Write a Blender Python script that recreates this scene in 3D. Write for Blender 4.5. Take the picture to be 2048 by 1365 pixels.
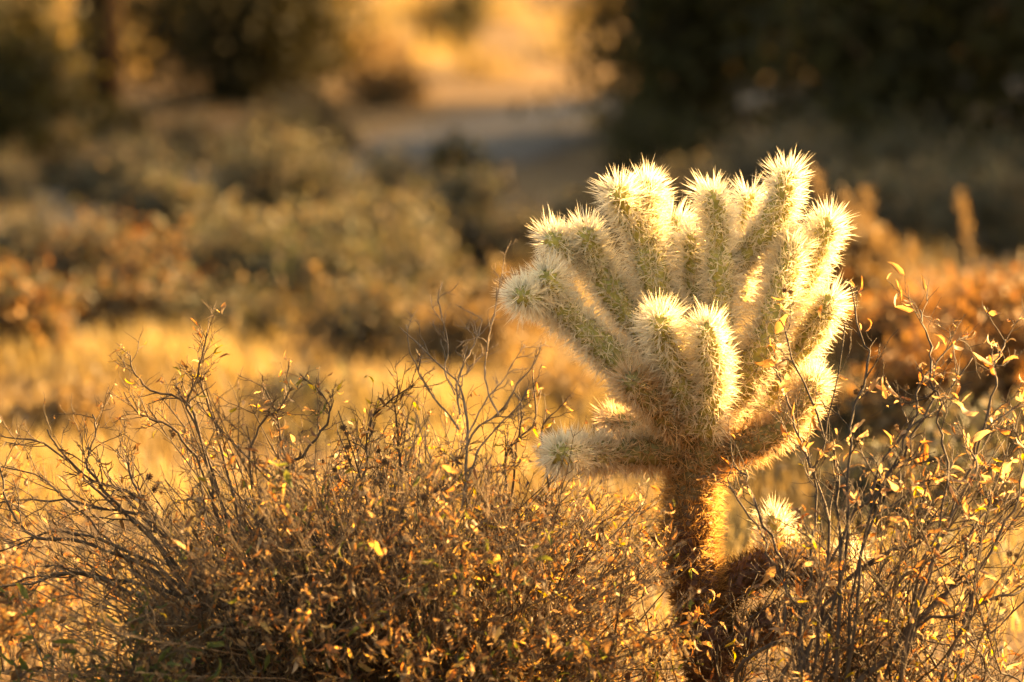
import bpy, math, random
import numpy as np
from mathutils import Vector

# ------------------------------------------------------------------ clear
for o in list(bpy.data.objects):
    bpy.data.objects.remove(o, do_unlink=True)
scene = bpy.context.scene
COL = scene.collection

# ------------------------------------------------------------------ camera
CAM_H, PITCH, FOCAL, FOCUS = 1.6, math.radians(6.03), 200.0, 9.0
cam_data = bpy.data.cameras.new('camera')
cam = bpy.data.objects.new('camera', cam_data)
COL.objects.link(cam)
cam.location = (0, 0, CAM_H)
cam.rotation_euler = (math.radians(90) - PITCH, 0, 0)
cam_data.lens = FOCAL
cam_data.sensor_width = 36.0
cam_data.clip_start, cam_data.clip_end = 0.1, 3000
cam_data.dof.use_dof = True
cam_data.dof.focus_distance = FOCUS
cam_data.dof.aperture_fstop = 3.2
cam_data.dof.aperture_blades = 9
scene.camera = cam

# ------------------------------------------------------------------ sky, sun, exposure
SUN_AZ, SUN_EL = math.radians(63), math.radians(17)     # azimuth to the right of the view direction (+Y)
world = bpy.data.worlds.new('World')
scene.world = world
world.use_nodes = True
wn = world.node_tree
bg = wn.nodes['Background']
sky = wn.nodes.new('ShaderNodeTexSky')
sky.sky_type = 'NISHITA'
sky.sun_disc = False
sky.sun_elevation = SUN_EL
sky.sun_rotation = SUN_AZ
sky.dust_density = 3.0
sky.air_density = 1.0
sky.ozone_density = 0.6
wn.links.new(sky.outputs[0], bg.inputs[0])
bg.inputs[1].default_value = 0.068

sun_data = bpy.data.lights.new('sun', 'SUN')
sun_data.energy = 5.0
sun_data.angle = math.radians(0.55)
sun_data.color = (1.0, 0.71, 0.375)
sun = bpy.data.objects.new('sun', sun_data)
COL.objects.link(sun)
sd = Vector((math.sin(SUN_AZ) * math.cos(SUN_EL), math.cos(SUN_AZ) * math.cos(SUN_EL), math.sin(SUN_EL)))
sun.rotation_euler = (-sd).to_track_quat('-Z', 'Y').to_euler()
sun.location = (6, 8, 6)

vs = scene.view_settings
vs.view_transform = 'Standard'
vs.look = 'None'
vs.exposure = 3.2
vs.gamma = 1.0
vs.use_curve_mapping = False
vs.use_white_balance = True
vs.white_balance_temperature = 10500
vs.white_balance_tint = 12

cy = scene.cycles
cy.use_denoising = True
cy.max_bounces = 9
cy.diffuse_bounces = 7
cy.glossy_bounces = 2
cy.transmission_bounces = 4
cy.transparent_max_bounces = 4
cy.sample_clamp_indirect = 6.0
cy.caustics_reflective = False
cy.caustics_refractive = False

# ------------------------------------------------------------------ helpers
PX = 36.0 / FOCAL / 2048.0
CP, SP = math.cos(PITCH), math.sin(PITCH)

def at(x, y, Y):
    """photo pixel (2048 wide) -> world point at depth plane Y"""
    u, v = (x - 1024) * PX, (682.5 - y) * PX
    d = np.array([u, CP + v * SP, -SP + v * CP])
    return np.array([0, 0, CAM_H]) + d * (Y / d[1])

def ground_dist(y):
    a = PITCH + math.atan((y - 682.5) * PX)
    return CAM_H / math.tan(a)

def project(P):
    P = np.asarray(P, float)
    q = P - np.array([0, 0, CAM_H])
    dep = q[:, 1] * CP - q[:, 2] * SP
    up = q[:, 1] * SP + q[:, 2] * CP
    return 1024 + q[:, 0] / dep / PX, 682.5 - up / dep / PX, dep

def nrm(v):
    v = np.asarray(v, float)
    return v / (np.linalg.norm(v, axis=-1, keepdims=True) + 1e-12)

def mesh_np(name, V, tris=None, quads=None, tint=None, mat=None, smooth=False):
    V = np.ascontiguousarray(V, dtype=np.float32)
    me = bpy.data.meshes.new(name)
    loops, tot = [], []
    if quads is not None and len(quads):
        loops.append(np.asarray(quads, np.int32).ravel()); tot.append(np.full(len(quads), 4, np.int32))
    if tris is not None and len(tris):
        loops.append(np.asarray(tris, np.int32).ravel()); tot.append(np.full(len(tris), 3, np.int32))
    L = np.concatenate(loops); T = np.concatenate(tot)
    S = np.concatenate([[0], np.cumsum(T)[:-1]]).astype(np.int32)
    me.vertices.add(len(V)); me.vertices.foreach_set('co', V.ravel())
    me.loops.add(len(L)); me.loops.foreach_set('vertex_index', L)
    me.polygons.add(len(T)); me.polygons.foreach_set('loop_start', S); me.polygons.foreach_set('loop_total', T)
    me.polygons.foreach_set('use_smooth', np.full(len(T), smooth))
    if tint is not None:
        a = me.attributes.new('tint', 'FLOAT_COLOR', 'POINT')
        c = np.ones((len(V), 4), np.float32); c[:, :3] = tint
        a.data.foreach_set('color', c.ravel())
    me.update(calc_edges=True)
    if mat: me.materials.append(mat)
    return me

def obj(name, me, parent=None, kind=None, loc=None):
    o = bpy.data.objects.new(name, me)
    COL.objects.link(o)
    if parent is not None: o.parent = parent
    if kind: o['kind'] = kind
    if loc is not None: o.location = loc
    return o

def thing(name, label, cat, loc=(0, 0, 0), group=None):
    o = bpy.data.objects.new(name, None)
    COL.objects.link(o)
    o.location = loc
    o.empty_display_size = 0.1
    o['label'] = label; o['category'] = cat
    if group: o['group'] = group
    return o

def catmull(P, n):
    P = np.asarray(P, float)
    Q = np.vstack([2 * P[0] - P[1], P, 2 * P[-1] - P[-2]])
    out = []
    m = len(P) - 1
    for t in np.linspace(0, m, n):
        i = min(int(t), m - 1); f = t - i
        p0, p1, p2, p3 = Q[i], Q[i + 1], Q[i + 2], Q[i + 3]
        out.append(0.5 * ((2 * p1) + (-p0 + p2) * f + (2 * p0 - 5 * p1 + 4 * p2 - p3) * f * f + (-p0 + 3 * p1 - 3 * p2 + p3) * f ** 3))
    return np.array(out)

def frames(P):
    T = nrm(np.gradient(P, axis=0))
    N = np.zeros_like(P)
    a = np.array([0, 0, 1.0]) if abs(T[0][2]) < 0.9 else np.array([1.0, 0, 0])
    n = nrm(np.cross(T[0], a))
    for i in range(len(P)):
        n = n - T[i] * np.dot(n, T[i]); n = nrm(n); N[i] = n
    return T, N, np.cross(T, N)

class Mesh:
    """collects tubes, spheres and leaves of one part"""
    def __init__(s): s.V, s.Q, s.T, s.C, s.n = [], [], [], [], 0
    def add(s, V, Q=None, T=None, c=(1, 1, 1)):
        V = np.asarray(V, float)
        s.V.append(V)
        if Q is not None and len(Q): s.Q.append(np.asarray(Q) + s.n)
        if T is not None and len(T): s.T.append(np.asarray(T) + s.n)
        c = np.asarray(c, float)
        s.C.append(np.broadcast_to(c, (len(V), 3)) if c.ndim == 1 else c)
        s.n += len(V)
    def tube(s, P, R, sides=5, c=(1, 1, 1)):
        P = np.asarray(P, float); R = np.broadcast_to(np.asarray(R, float), (len(P),))
        if sides <= 4:
            T = P[1:] - P[:-1]; T = nrm(np.vstack([T, T[-1:]]))
            e = P[-1] - P[0]
            ref = (1.0, 0, 0) if abs(e[0]) < 0.6 * abs(e).max() else (0, 1.0, 0.1)
            N = nrm(np.cross(T, ref)); B = np.cross(T, N)
        else:
            T, N, B = frames(P)
        a = np.arange(sides) * 2 * math.pi / sides
        ring = (P[:, None] + R[:, None, None] * (np.cos(a)[None, :, None] * N[:, None] + np.sin(a)[None, :, None] * B[:, None]))
        m = len(P)
        V = np.vstack([ring.reshape(-1, 3), P[-1] + T[-1] * R[-1]])
        i, j = np.meshgrid(np.arange(m - 1), np.arange(sides), indexing='ij')
        j2 = (j + 1) % sides
        Q = np.stack([i * sides + j, i * sides + j2, (i + 1) * sides + j2, (i + 1) * sides + j], -1).reshape(-1, 4)
        k = np.arange(sides)
        Tt = np.stack([(m - 1) * sides + k, (m - 1) * sides + (k + 1) % sides, np.full(sides, m * sides)], -1)
        s.add(V, Q, Tt, c)
    def tubes(s, PP, r0, C, sides=4):
        """many equal-length thin tubes at once: PP k x n x 3, base radii r0, colours C"""
        PP = np.asarray(PP, float); k, n, _ = PP.shape
        T = PP[:, 1:] - PP[:, :-1]; T = nrm(np.concatenate([T, T[:, -1:]], 1))
        e = PP[:, -1] - PP[:, 0]
        ref = np.where((np.abs(e[:, :1]) < 0.6 * np.abs(e).max(1, keepdims=True)), np.array([[1.0, 0, 0]]), np.array([[0, 1.0, 0.1]]))
        N = nrm(np.cross(T, ref[:, None])); B = np.cross(T, N)
        a = np.arange(sides) * 2 * math.pi / sides
        R = np.asarray(r0)[:, None] * np.linspace(1, 0.5, n)[None]
        ring = PP[:, :, None] + R[..., None, None] * (np.cos(a)[None, None, :, None] * N[:, :, None] + np.sin(a)[None, None, :, None] * B[:, :, None])
        i, j = np.meshgrid(np.arange(n - 1), np.arange(sides), indexing='ij'); j2 = (j + 1) % sides
        q = np.stack([i * sides + j, i * sides + j2, (i + 1) * sides + j2, (i + 1) * sides + j], -1).reshape(-1, 4)
        Q = (np.arange(k)[:, None, None] * (n * sides) + q[None]).reshape(-1, 4)
        s.add(ring.reshape(-1, 3), Q, None, np.repeat(np.asarray(C), n * sides, 0))
    def mesh(s, name, mat, smooth=True):
        return mesh_np(name, np.vstack(s.V), np.vstack(s.T) if s.T else None, np.vstack(s.Q) if s.Q else None, np.vstack(s.C), mat, smooth)

# ------------------------------------------------------------------ materials
def new_mat(name):
    m = bpy.data.materials.new(name); m.use_nodes = True
    nt = m.node_tree
    return m, nt, nt.nodes['Principled BSDF'], nt.nodes['Material Output']

def leafy(name, trans=0.45, rough=0.6, noise=0.35, scale=60, tboost=(1.25, 1.1, 0.8), spec=0.25, gain=0.69):
    """two sided plant tissue: colour from the mesh's tint, light passes through"""
    m, nt, pb, out = new_mat(name)
    at_ = nt.nodes.new('ShaderNodeAttribute'); at_.attribute_name = 'tint'
    tc = nt.nodes.new('ShaderNodeTexCoord')
    nz = nt.nodes.new('ShaderNodeTexNoise'); nz.inputs['Scale'].default_value = scale; nz.inputs['Detail'].default_value = 4
    nt.links.new(tc.outputs['Object'], nz.inputs['Vector'])
    mr = nt.nodes.new('ShaderNodeMapRange'); mr.inputs[1].default_value = 0.3; mr.inputs[2].default_value = 0.7
    mr.inputs[3].default_value = (1 - noise) * gain; mr.inputs[4].default_value = (1 + noise) * gain
    nt.links.new(nz.outputs[0], mr.inputs[0])
    mx = nt.nodes.new('ShaderNodeMix'); mx.data_type = 'RGBA'; mx.blend_type = 'MULTIPLY'; mx.inputs[0].default_value = 1
    nt.links.new(at_.outputs['Color'], mx.inputs[6]); nt.links.new(mr.outputs[0], mx.inputs[7])
    pb.inputs['Roughness'].default_value = rough
    pb.inputs['Specular IOR Level'].default_value = spec
    nt.links.new(mx.outputs[2], pb.inputs['Base Color'])
    if trans > 0:
        tr = nt.nodes.new('ShaderNodeBsdfTranslucent')
        m2 = nt.nodes.new('ShaderNodeMix'); m2.data_type = 'RGBA'; m2.blend_type = 'MULTIPLY'; m2.inputs[0].default_value = 1
        nt.links.new(mx.outputs[2], m2.inputs[6]); m2.inputs[7].default_value = (*tboost, 1)
        nt.links.new(m2.outputs[2], tr.inputs[0])
        ms = nt.nodes.new('ShaderNodeMixShader'); ms.inputs[0].default_value = trans
        nt.links.new(pb.outputs[0], ms.inputs[1]); nt.links.new(tr.outputs[0], ms.inputs[2])
        nt.links.new(ms.outputs[0], out.inputs[0])
    return m

M_SPINE = leafy('cactus_spine', 0.55, 0.4, 0.12, 40, (1.05, 1.02, 0.95), 0.3, gain=1.0)
M_LEAF = leafy('dry_leaf', 0.58, 0.5, 0.4, 90, (1.4, 1.08, 0.72), 0.3, gain=0.92)
M_FOLIAGE = leafy('shrub_foliage', 0.4, 0.6, 0.3, 8, (1.25, 1.08, 0.72), gain=0.68)
M_GRASS = leafy('dry_grass_blade', 0.5, 0.5, 0.3, 3, (1.1, 1.0, 0.8), gain=0.75)
M_HEAD = leafy('seed_head', 0.2, 0.8, 0.4, 200)
M_BARK = leafy('twig_bark', 0.0, 0.7, 0.45, 70, spec=0.2)

M_TRUNK = leafy('silhouette_trunk_bark', 0.0, 1.0, 0.4, 20, spec=0.0)
def stem_mat():
    m = leafy('cactus_skin', 0.0, 0.6, 0.3, 60, spec=0.3, gain=0.9)
    return m
M_STEM = stem_mat()

def ground_mat(name, c0, c1, c2, scale=1.0, bump=0.4):
    m, nt, pb, out = new_mat(name)
    tc = nt.nodes.new('ShaderNodeTexCoord')
    def noise(s, d=6, r=0.6):
        n = nt.nodes.new('ShaderNodeTexNoise'); n.inputs['Scale'].default_value = s; n.inputs['Detail'].default_value = d
        n.inputs['Roughness'].default_value = r
        nt.links.new(tc.outputs['Object'], n.inputs['Vector']); return n
    n1, n2, n3 = noise(0.9 * scale), noise(9 * scale), noise(90 * scale, 3)
    r1 = nt.nodes.new('ShaderNodeValToRGB')
    r1.color_ramp.elements[0].position = 0.35; r1.color_ramp.elements[0].color = (*c0, 1)
    r1.color_ramp.elements[1].position = 0.65; r1.color_ramp.elements[1].color = (*c1, 1)
    nt.links.new(n1.outputs[0], r1.inputs[0])
    mx = nt.nodes.new('ShaderNodeMix'); mx.data_type = 'RGBA'
    mr = nt.nodes.new('ShaderNodeMapRange'); mr.inputs[1].default_value = 0.5; mr.inputs[2].default_value = 0.75
    nt.links.new(n2.outputs[0], mr.inputs[0]); nt.links.new(mr.outputs[0], mx.inputs[0])
    nt.links.new(r1.outputs[0], mx.inputs[6]); mx.inputs[7].default_value = (*c2, 1)
    nt.links.new(mx.outputs[2], pb.inputs['Base Color'])
    pb.inputs['Roughness'].default_value = 0.9
    pb.inputs['Specular IOR Level'].default_value = 0.15
    b = nt.nodes.new('ShaderNodeBump'); b.inputs['Strength'].default_value = bump; b.inputs['Distance'].default_value = 0.02
    ad = nt.nodes.new('ShaderNodeMath'); ad.operation = 'ADD'
    nt.links.new(n2.outputs[0], ad.inputs[0]); nt.links.new(n3.outputs[0], ad.inputs[1])
    nt.links.new(ad.outputs[0], b.inputs['Height']); nt.links.new(b.outputs[0], pb.inputs['Normal'])
    return m

M_GROUND = ground_mat('desert_sand', (0.06, 0.035, 0.018), (0.175, 0.103, 0.04), (0.074, 0.042, 0.02))
M_TRACK = ground_mat('gravel_track', (0.088, 0.074, 0.064), (0.115, 0.097, 0.084), (0.07, 0.059, 0.05), 2.0)  # track tones darkened, part of its shade is in the colour
M_STONE = ground_mat('desert_stone', (0.26, 0.19, 0.14), (0.36, 0.27, 0.20), (0.20, 0.15, 0.11), 8.0)

# ------------------------------------------------------------------ ground and track
def ground_z(x, y):
    x = np.asarray(x, float); y = np.asarray(y, float)
    z = 0.012 * np.sin(1.7 * x + 0.6) * np.sin(0.9 * y) + 0.010 * np.sin(3.1 * x - 1.3 * y) + 0.02 * np.sin(0.5 * y + 0.3 * x)
    z *= np.clip((np.hypot(x, y) - 8.0) / 4.0, 0, 1)
    far = np.clip((np.hypot(x, y - 20) - 45) / 200, 0, None)
    return z + far * (1.5 + 1.2 * np.sin(x * 0.02 + 1) * np.cos(y * 0.017))

g = np.linspace(-1, 1, 161)
gx = np.sinh(g * 6.2) / math.sinh(6.2) * 900
gyv = 20 + np.sinh(np.linspace(-1, 1, 221) * 5.2) / math.sinh(5.2) * 900
X, Y = np.meshgrid(gx, gyv, indexing='ij')
V = np.stack([X, Y, ground_z(X, Y)], -1).reshape(-1, 3)
ii, jj = np.meshgrid(np.arange(160), np.arange(220), indexing='ij')
b = ii * 221 + jj
o = obj('ground', mesh_np('ground', V, quads=np.stack([b, b + 221, b + 222, b + 1], -1).reshape(-1, 4), mat=M_GROUND, smooth=True), kind='structure')

# the track crosses the view behind the shrubs, bending away to the left
def track_mesh():
    c = catmull([(-14, 7.5), (-6, 12.5), (-3.0, 16.0), (-1.6, 18.8), (-0.45, 22.0), (0.35, 24.4), (1.5, 25.9), (4.0, 27.0), (10, 28.5), (20, 30.5)], 90)
    d = nrm(np.gradient(c, axis=0)); n = np.stack([-d[:, 1], d[:, 0]], -1)
    offs = np.linspace(-0.58, 0.58, 13)
    P = c[:, None] + n[:, None] * offs[None, :, None]
    P = P + 0.05 * np.sin(P[..., ::-1] * 3.3) * (np.abs(offs)[None, :, None] > 0.5)
    z = ground_z(P[..., 0], P[..., 1]) + 0.012 - 0.03 * (np.abs(offs)[None, :] > 0.55)
    V = np.concatenate([P, z[..., None]], -1).reshape(-1, 3)
    i, j = np.meshgrid(np.arange(89), np.arange(12), indexing='ij')
    b = i * 13 + j
    return mesh_np('track', V, quads=np.stack([b, b + 13, b + 14, b + 1], -1).reshape(-1, 4), mat=M_TRACK, smooth=True)
obj('dirt_track', track_mesh(), kind='structure')

# ------------------------------------------------------------------ leaf shapes
def leaf_template(rng, wide=0.34, fold=0.5, curl=0.8, twist=0.5, st=6):
    """ovate pointed leaf, 1 long, along +Y; folded on its midrib, curled and twisted"""
    t = np.linspace(0, 1, st)
    w = wide * 0.5 * np.sin(math.pi * t ** 0.75) ** 0.85 + 0.012
    w[-1] = 0.004
    w *= 1 + rng.uniform(-0.12, 0.12, st)
    a = curl * t * t                                  # bend about X
    y = np.concatenate([[0], np.cumsum(np.cos((a[1:] + a[:-1]) / 2) * np.diff(t))])
    z = np.concatenate([[0], np.cumsum(np.sin((a[1:] + a[:-1]) / 2) * np.diff(t))])
    tw = twist * (t - 0.2)
    V = []
    for i in range(st):
        fl = fold * (1 + rng.uniform(-0.3, 0.3)); fr = fold * (1 + rng.uniform(-0.3, 0.3))
        for s_, f in ((-1, fl), (0, 0), (1, fr)):
            lx, lz = s_ * w[i] * math.cos(f), abs(s_) * w[i] * math.sin(f)
            cx = lx * math.cos(tw[i]) - lz * math.sin(tw[i]); cz = lx * math.sin(tw[i]) + lz * math.cos(tw[i])
            V.append((cx, y[i] - cz * math.sin(a[i]), z[i] + cz * math.cos(a[i])))
    Q = []
    for i in range(st - 1):
        for k in range(2):
            p = i * 3 + k
            Q.append((p, p + 1, p + 4, p + 3))
    return np.array(V), np.array(Q)

lr = np.random.default_rng(5)
LEAVES = [leaf_template(lr, lr.uniform(0.16, 0.36), lr.uniform(0.3, 1.3), lr.uniform(-2.2, 2.4), lr.uniform(-2.5, 2.5)) for _ in range(12)]
TINTS = dict(tan=(0.30, 0.20, 0.105), brown=(0.14, 0.085, 0.045), straw=(0.50, 0.36, 0.14), umber=(0.085, 0.052, 0.03), pale=(0.42, 0.33, 0.22), olive=(0.27, 0.24, 0.035),
             green=(0.09, 0.12, 0.035), rust=(0.32, 0.15, 0.06))
LEAF_MESH = {}
def leaf_mesh(k, tint):
    if (k, tint) not in LEAF_MESH:
        LEAF_MESH[k, tint] = mesh_np('leaf', LEAVES[k][0], quads=LEAVES[k][1], tint=TINTS[tint], mat=M_LEAF, smooth=True)
    return LEAF_MESH[k, tint]

def leaf_basis(d, rng, n):
    """n x 3 x 3 matrices whose Y column is d, with random roll"""
    d = nrm(d)
    r = rng.normal(size=(n, 3)); x = nrm(np.cross(d, r)); z = np.cross(x, d)
    return np.stack([x, d, z], -1)

# spiky dried flower head
def head_template(seed):
    r = np.random.default_rng(seed)
    n = 34
    k = np.arange(n) + 0.5
    ph = np.arccos(1 - 2 * k / n); th = math.pi * (1 + 5 ** 0.5) * k
    D = np.stack([np.cos(th) * np.sin(ph), np.sin(th) * np.sin(ph), np.cos(ph)], -1)
    V, T = [], []
    for i, dd in enumerate(D):
        x = nrm(np.cross(dd, r.normal(size=3))); z = np.cross(dd, x)
        L = r.uniform(0.75, 1.15)
        b = len(V)
        for q in range(3):
            an = q * 2.094
            V.append(dd * 0.35 + 0.22 * (x * math.cos(an) + z * math.sin(an)))
        V.append(dd * L)
        T += [(b, b + 1, b + 3), (b + 1, b + 2, b + 3), (b + 2, b, b + 3)]
    return np.array(V), np.array(T)
HEADS = [mesh_np('seed_head', *(lambda h: (h[0], h[1]))(head_template(i)), tint=c, mat=M_HEAD) for i, c in enumerate([(0.16, 0.085, 0.04), (0.26, 0.14, 0.06), (0.40, 0.26, 0.13)])]

# ------------------------------------------------------------------ background shrubs and trees
def bezier(a, b, c, n):
    t = np.linspace(0, 1, n)[:, None]
    return (1 - t) ** 2 * a + 2 * t * (1 - t) * b + t * t * c

def bush(name, label, cat, base, w, h, seed, leaves=3500, size=0.035, tints=((0.09, 0.10, 0.04),), stems=9, spread=0.09, low=0.0,
         group=None, bark=(0.16, 0.11, 0.07), trunk=None, aspect=0.3, upright=0.5, skirt=0.0):
    """a shrub or small tree: stems fan out from the base, leaf clumps on the twig ends"""
    r = np.random.default_rng(seed)
    root = thing(name, label, cat, (base[0], base[1], float(ground_z(base[0], base[1])) - 0.015), group)
    top0 = np.array([0, 0, 0.0])
    if trunk:
        th, tr = trunk
        P = catmull([(0, 0, -0.05), (0.02 * r.normal(), 0.02 * r.normal(), th * 0.5), (0.03 * r.normal(), 0.03 * r.normal(), th)], 9)
        m = Mesh(); m.tube(P, np.linspace(tr * 1.25, tr * 0.9, 9), 9, bark)
        obj('trunk', m.mesh('trunk', M_TRUNK), root)
        top0 = P[-1]
    ends = []
    for i in range(stems):
        a = r.uniform(0, 2 * math.pi); q = math.sqrt(r.uniform(0.02, 1))
        end = np.array([math.cos(a) * q * w / 2, math.sin(a) * q * w / 2, top0[2] + (h - top0[2]) * (low + (1 - low) * (r.uniform(0.35, 1.0)) * math.sqrt(max(0.05, 1 - 0.75 * q * q)))])
        midp = top0 + (end - top0) * 0.5 + np.array([0, 0, 0.12 * h * upright]) + r.normal(size=3) * 0.04 * w
        P = bezier(top0, midp, end, 7) + np.vstack([np.zeros((1, 3)), r.normal(size=(6, 3)) * 0.012 * h])
        m = Mesh(); m.tube(P, np.linspace(max(0.006, 0.014 * h), 0.003, 7), 5, bark)
        for k in range(7):
            t = r.uniform(0.3, 1); p = P[int(t * 6)]
            e = p + nrm(r.normal(size=3) + np.array([0, 0, 0.6])) * r.uniform(0.12, 0.28) * w
            e[2] = max(e[2], 0.03)
            m.tube(bezier(p, (p + e) / 2 + r.normal(size=3) * 0.02 * w, e, 4), np.linspace(0.004, 0.0015, 4), 4, bark)
            ends.append((p + e) / 2); ends.append(e)
        ends.append(P[-1]); ends.append(P[-2])
        if skirt: ends += [np.array([P[-1][0] * q_, P[-1][1] * q_, h * skirt * r.uniform(0.02, 1)]) for q_ in r.uniform(0.5, 1.1, 9)]
        obj('stem', m.mesh('stem', M_BARK), root)
    E = np.array(ends)
    pick = r.integers(0, len(E), leaves)
    C = E[pick] + r.normal(size=(leaves, 3)) * spread * w * r.uniform(0.4, 1.3, (leaves, 1))
    C[:, 2] = np.abs(C[:, 2]) + 0.005
    D = nrm(r.normal(size=(leaves, 3)) + np.array([0, 0, 0.4]))
    B = leaf_basis(D, r, leaves)
    s = size * r.uniform(0.6, 1.4, leaves)
    tpl = np.array([(0, 0, 0), (-aspect, 0.5, 0.10), (0, 1, -0.05), (aspect, 0.5, 0.10)])
    V = C[:, None] + np.einsum('nij,kj->nki', B, tpl) * s[:, None, None]
    tt = np.array(tints)[(pick * 7 + r.integers(0, 3, leaves)) % len(tints)] * r.uniform(0.7, 1.3, (leaves, 1))
    b = np.arange(leaves)[:, None] * 4
    T = np.concatenate([b + np.array([0, 1, 2]), b + np.array([0, 2, 3])])
    f = obj('foliage', mesh_np('foliage', V.reshape(-1, 3), tris=T, tint=np.repeat(tt, 4, 0), mat=M_FOLIAGE), root, kind='stuff')
    return root

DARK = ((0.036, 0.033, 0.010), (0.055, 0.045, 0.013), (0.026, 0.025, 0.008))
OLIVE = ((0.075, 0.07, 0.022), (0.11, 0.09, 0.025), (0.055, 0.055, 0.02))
SAGE = ((0.14, 0.13, 0.095), (0.10, 0.105, 0.075), (0.19, 0.15, 0.105), (0.07, 0.072, 0.05))
STRAW = ((0.25, 0.17, 0.09), (0.19, 0.125, 0.065), (0.29, 0.20, 0.11))
RUST = ((0.30, 0.145, 0.06), (0.22, 0.115, 0.05), (0.36, 0.20, 0.08), (0.12, 0.075, 0.035))

def gpos(x, ybase):
    Yd = ground_dist(ybase)
    return at(x, ybase, Yd)[:2]

def px_w(npx, ybase): return npx * PX * ground_dist(ybase)

def bush_px(name, label, x, ybase, ytop, wpx, seed, cat='shrub', hmin=None, **k):
    h = px_w(ybase - ytop, ybase)
    if hmin: h = max(h, hmin)
    return bush(name, label, cat, gpos(x, ybase), px_w(wpx, ybase), h, seed, **k)

# upper right dark trees
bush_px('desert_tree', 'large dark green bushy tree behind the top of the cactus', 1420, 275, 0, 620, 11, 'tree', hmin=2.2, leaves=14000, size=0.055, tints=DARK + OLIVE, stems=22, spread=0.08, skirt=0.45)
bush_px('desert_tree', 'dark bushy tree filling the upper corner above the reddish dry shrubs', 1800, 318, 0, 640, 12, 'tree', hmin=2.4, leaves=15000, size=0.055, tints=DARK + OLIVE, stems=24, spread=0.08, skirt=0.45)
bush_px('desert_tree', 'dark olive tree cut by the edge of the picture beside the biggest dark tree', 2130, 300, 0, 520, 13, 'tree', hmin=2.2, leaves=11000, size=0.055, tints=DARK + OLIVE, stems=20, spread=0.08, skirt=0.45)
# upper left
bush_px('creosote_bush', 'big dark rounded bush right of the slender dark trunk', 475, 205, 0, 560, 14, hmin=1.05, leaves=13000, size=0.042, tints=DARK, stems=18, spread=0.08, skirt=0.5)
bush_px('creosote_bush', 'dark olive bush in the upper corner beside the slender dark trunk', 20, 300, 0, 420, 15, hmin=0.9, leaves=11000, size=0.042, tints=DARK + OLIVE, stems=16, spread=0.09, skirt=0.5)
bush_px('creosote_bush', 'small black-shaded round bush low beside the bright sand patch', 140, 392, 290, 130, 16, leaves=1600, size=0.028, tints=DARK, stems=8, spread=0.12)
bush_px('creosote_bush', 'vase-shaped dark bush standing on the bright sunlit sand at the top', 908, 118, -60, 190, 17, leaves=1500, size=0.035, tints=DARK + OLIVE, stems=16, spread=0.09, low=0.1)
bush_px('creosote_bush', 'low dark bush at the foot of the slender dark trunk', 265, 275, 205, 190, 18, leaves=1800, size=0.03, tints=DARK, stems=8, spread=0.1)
bush('slender_tree', 'slender straight dark trunk rising out of the picture at the upper left', 'tree', gpos(198, 245), 2.2, 3.4, 19, leaves=6000, size=0.05, tints=OLIVE + DARK, stems=14, trunk=(1.9, 0.09), bark=(0.018, 0.012, 0.009), spread=0.06, low=0.2)  # bark is near black: the backlit silhouette is put into its colour
# mid distance sage
bush_px('sage_bush', 'wide grey-brown bush, tallest of those below the shaded track', 560, 470, 262, 380, 21, leaves=9750, size=0.023, tints=SAGE, stems=16, spread=0.09)
bush_px('sage_bush', 'grey-green bush with pale tips left of the widest grey-brown bush', 350, 540, 350, 300, 22, leaves=7500, size=0.023, tints=SAGE, stems=14, spread=0.09)
bush_px('sage_bush', 'pale tipped rounded bush nearest the golden grass', 700, 600, 400, 330, 23, leaves=9000, size=0.023, tints=SAGE + ((0.22, 0.2, 0.13),), stems=15, spread=0.09)
bush_px('sage_bush', 'pale straw-tipped bush close to the cactus tips on their open side', 890, 560, 370, 260, 24, leaves=7500, size=0.023, tints=SAGE + STRAW, stems=14, spread=0.09)
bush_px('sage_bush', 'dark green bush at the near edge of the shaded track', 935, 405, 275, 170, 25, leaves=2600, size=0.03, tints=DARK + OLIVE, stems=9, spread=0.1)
bush_px('sage_bush', 'brownish bush just above the reddish clump by the picture edge', 200, 600, 450, 260, 26, leaves=5400, size=0.023, tints=SAGE + RUST, stems=12, spread=0.09)
bush_px('sage_bush', 'small tan bush between the slender trunk and the widest bush', 400, 330, 225, 200, 27, leaves=2200, size=0.03, tints=STRAW + SAGE, stems=10, spread=0.09)
bush_px('sage_bush', 'tan bush below the big dark rounded bush', 610, 300, 195, 260, 28, leaves=2600, size=0.03, tints=STRAW + SAGE, stems=10, spread=0.1)
bush_px('sage_bush', 'dark grey-green bush directly behind the upper left arms of the cactus', 1190, 500, 380, 230, 29, leaves=5400, size=0.023, tints=SAGE + OLIVE, stems=12, spread=0.09)
bush_px('sage_bush', 'grey-green bush under the darkest tree, behind the tall pale stalks', 1790, 500, 335, 330, 30, leaves=6750, size=0.023, tints=SAGE, stems=13, spread=0.09)
bush_px('sage_bush', 'grey-green bush at the picture edge above the rust-coloured shrub', 2010, 520, 350, 260, 31, leaves=6000, size=0.023, tints=SAGE, stems=13, spread=0.09)
bush_px('dry_shrub', 'small straw shrub on the bright sand left of the vase-shaped bush', 745, 150, 60, 170, 32, leaves=1800, size=0.03, tints=STRAW, stems=9, spread=0.1)
bush_px('dry_shrub', 'small straw shrub at the far edge of the shaded track', 780, 210, 140, 200, 33, leaves=1800, size=0.03, tints=STRAW, stems=9, spread=0.1)
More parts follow.
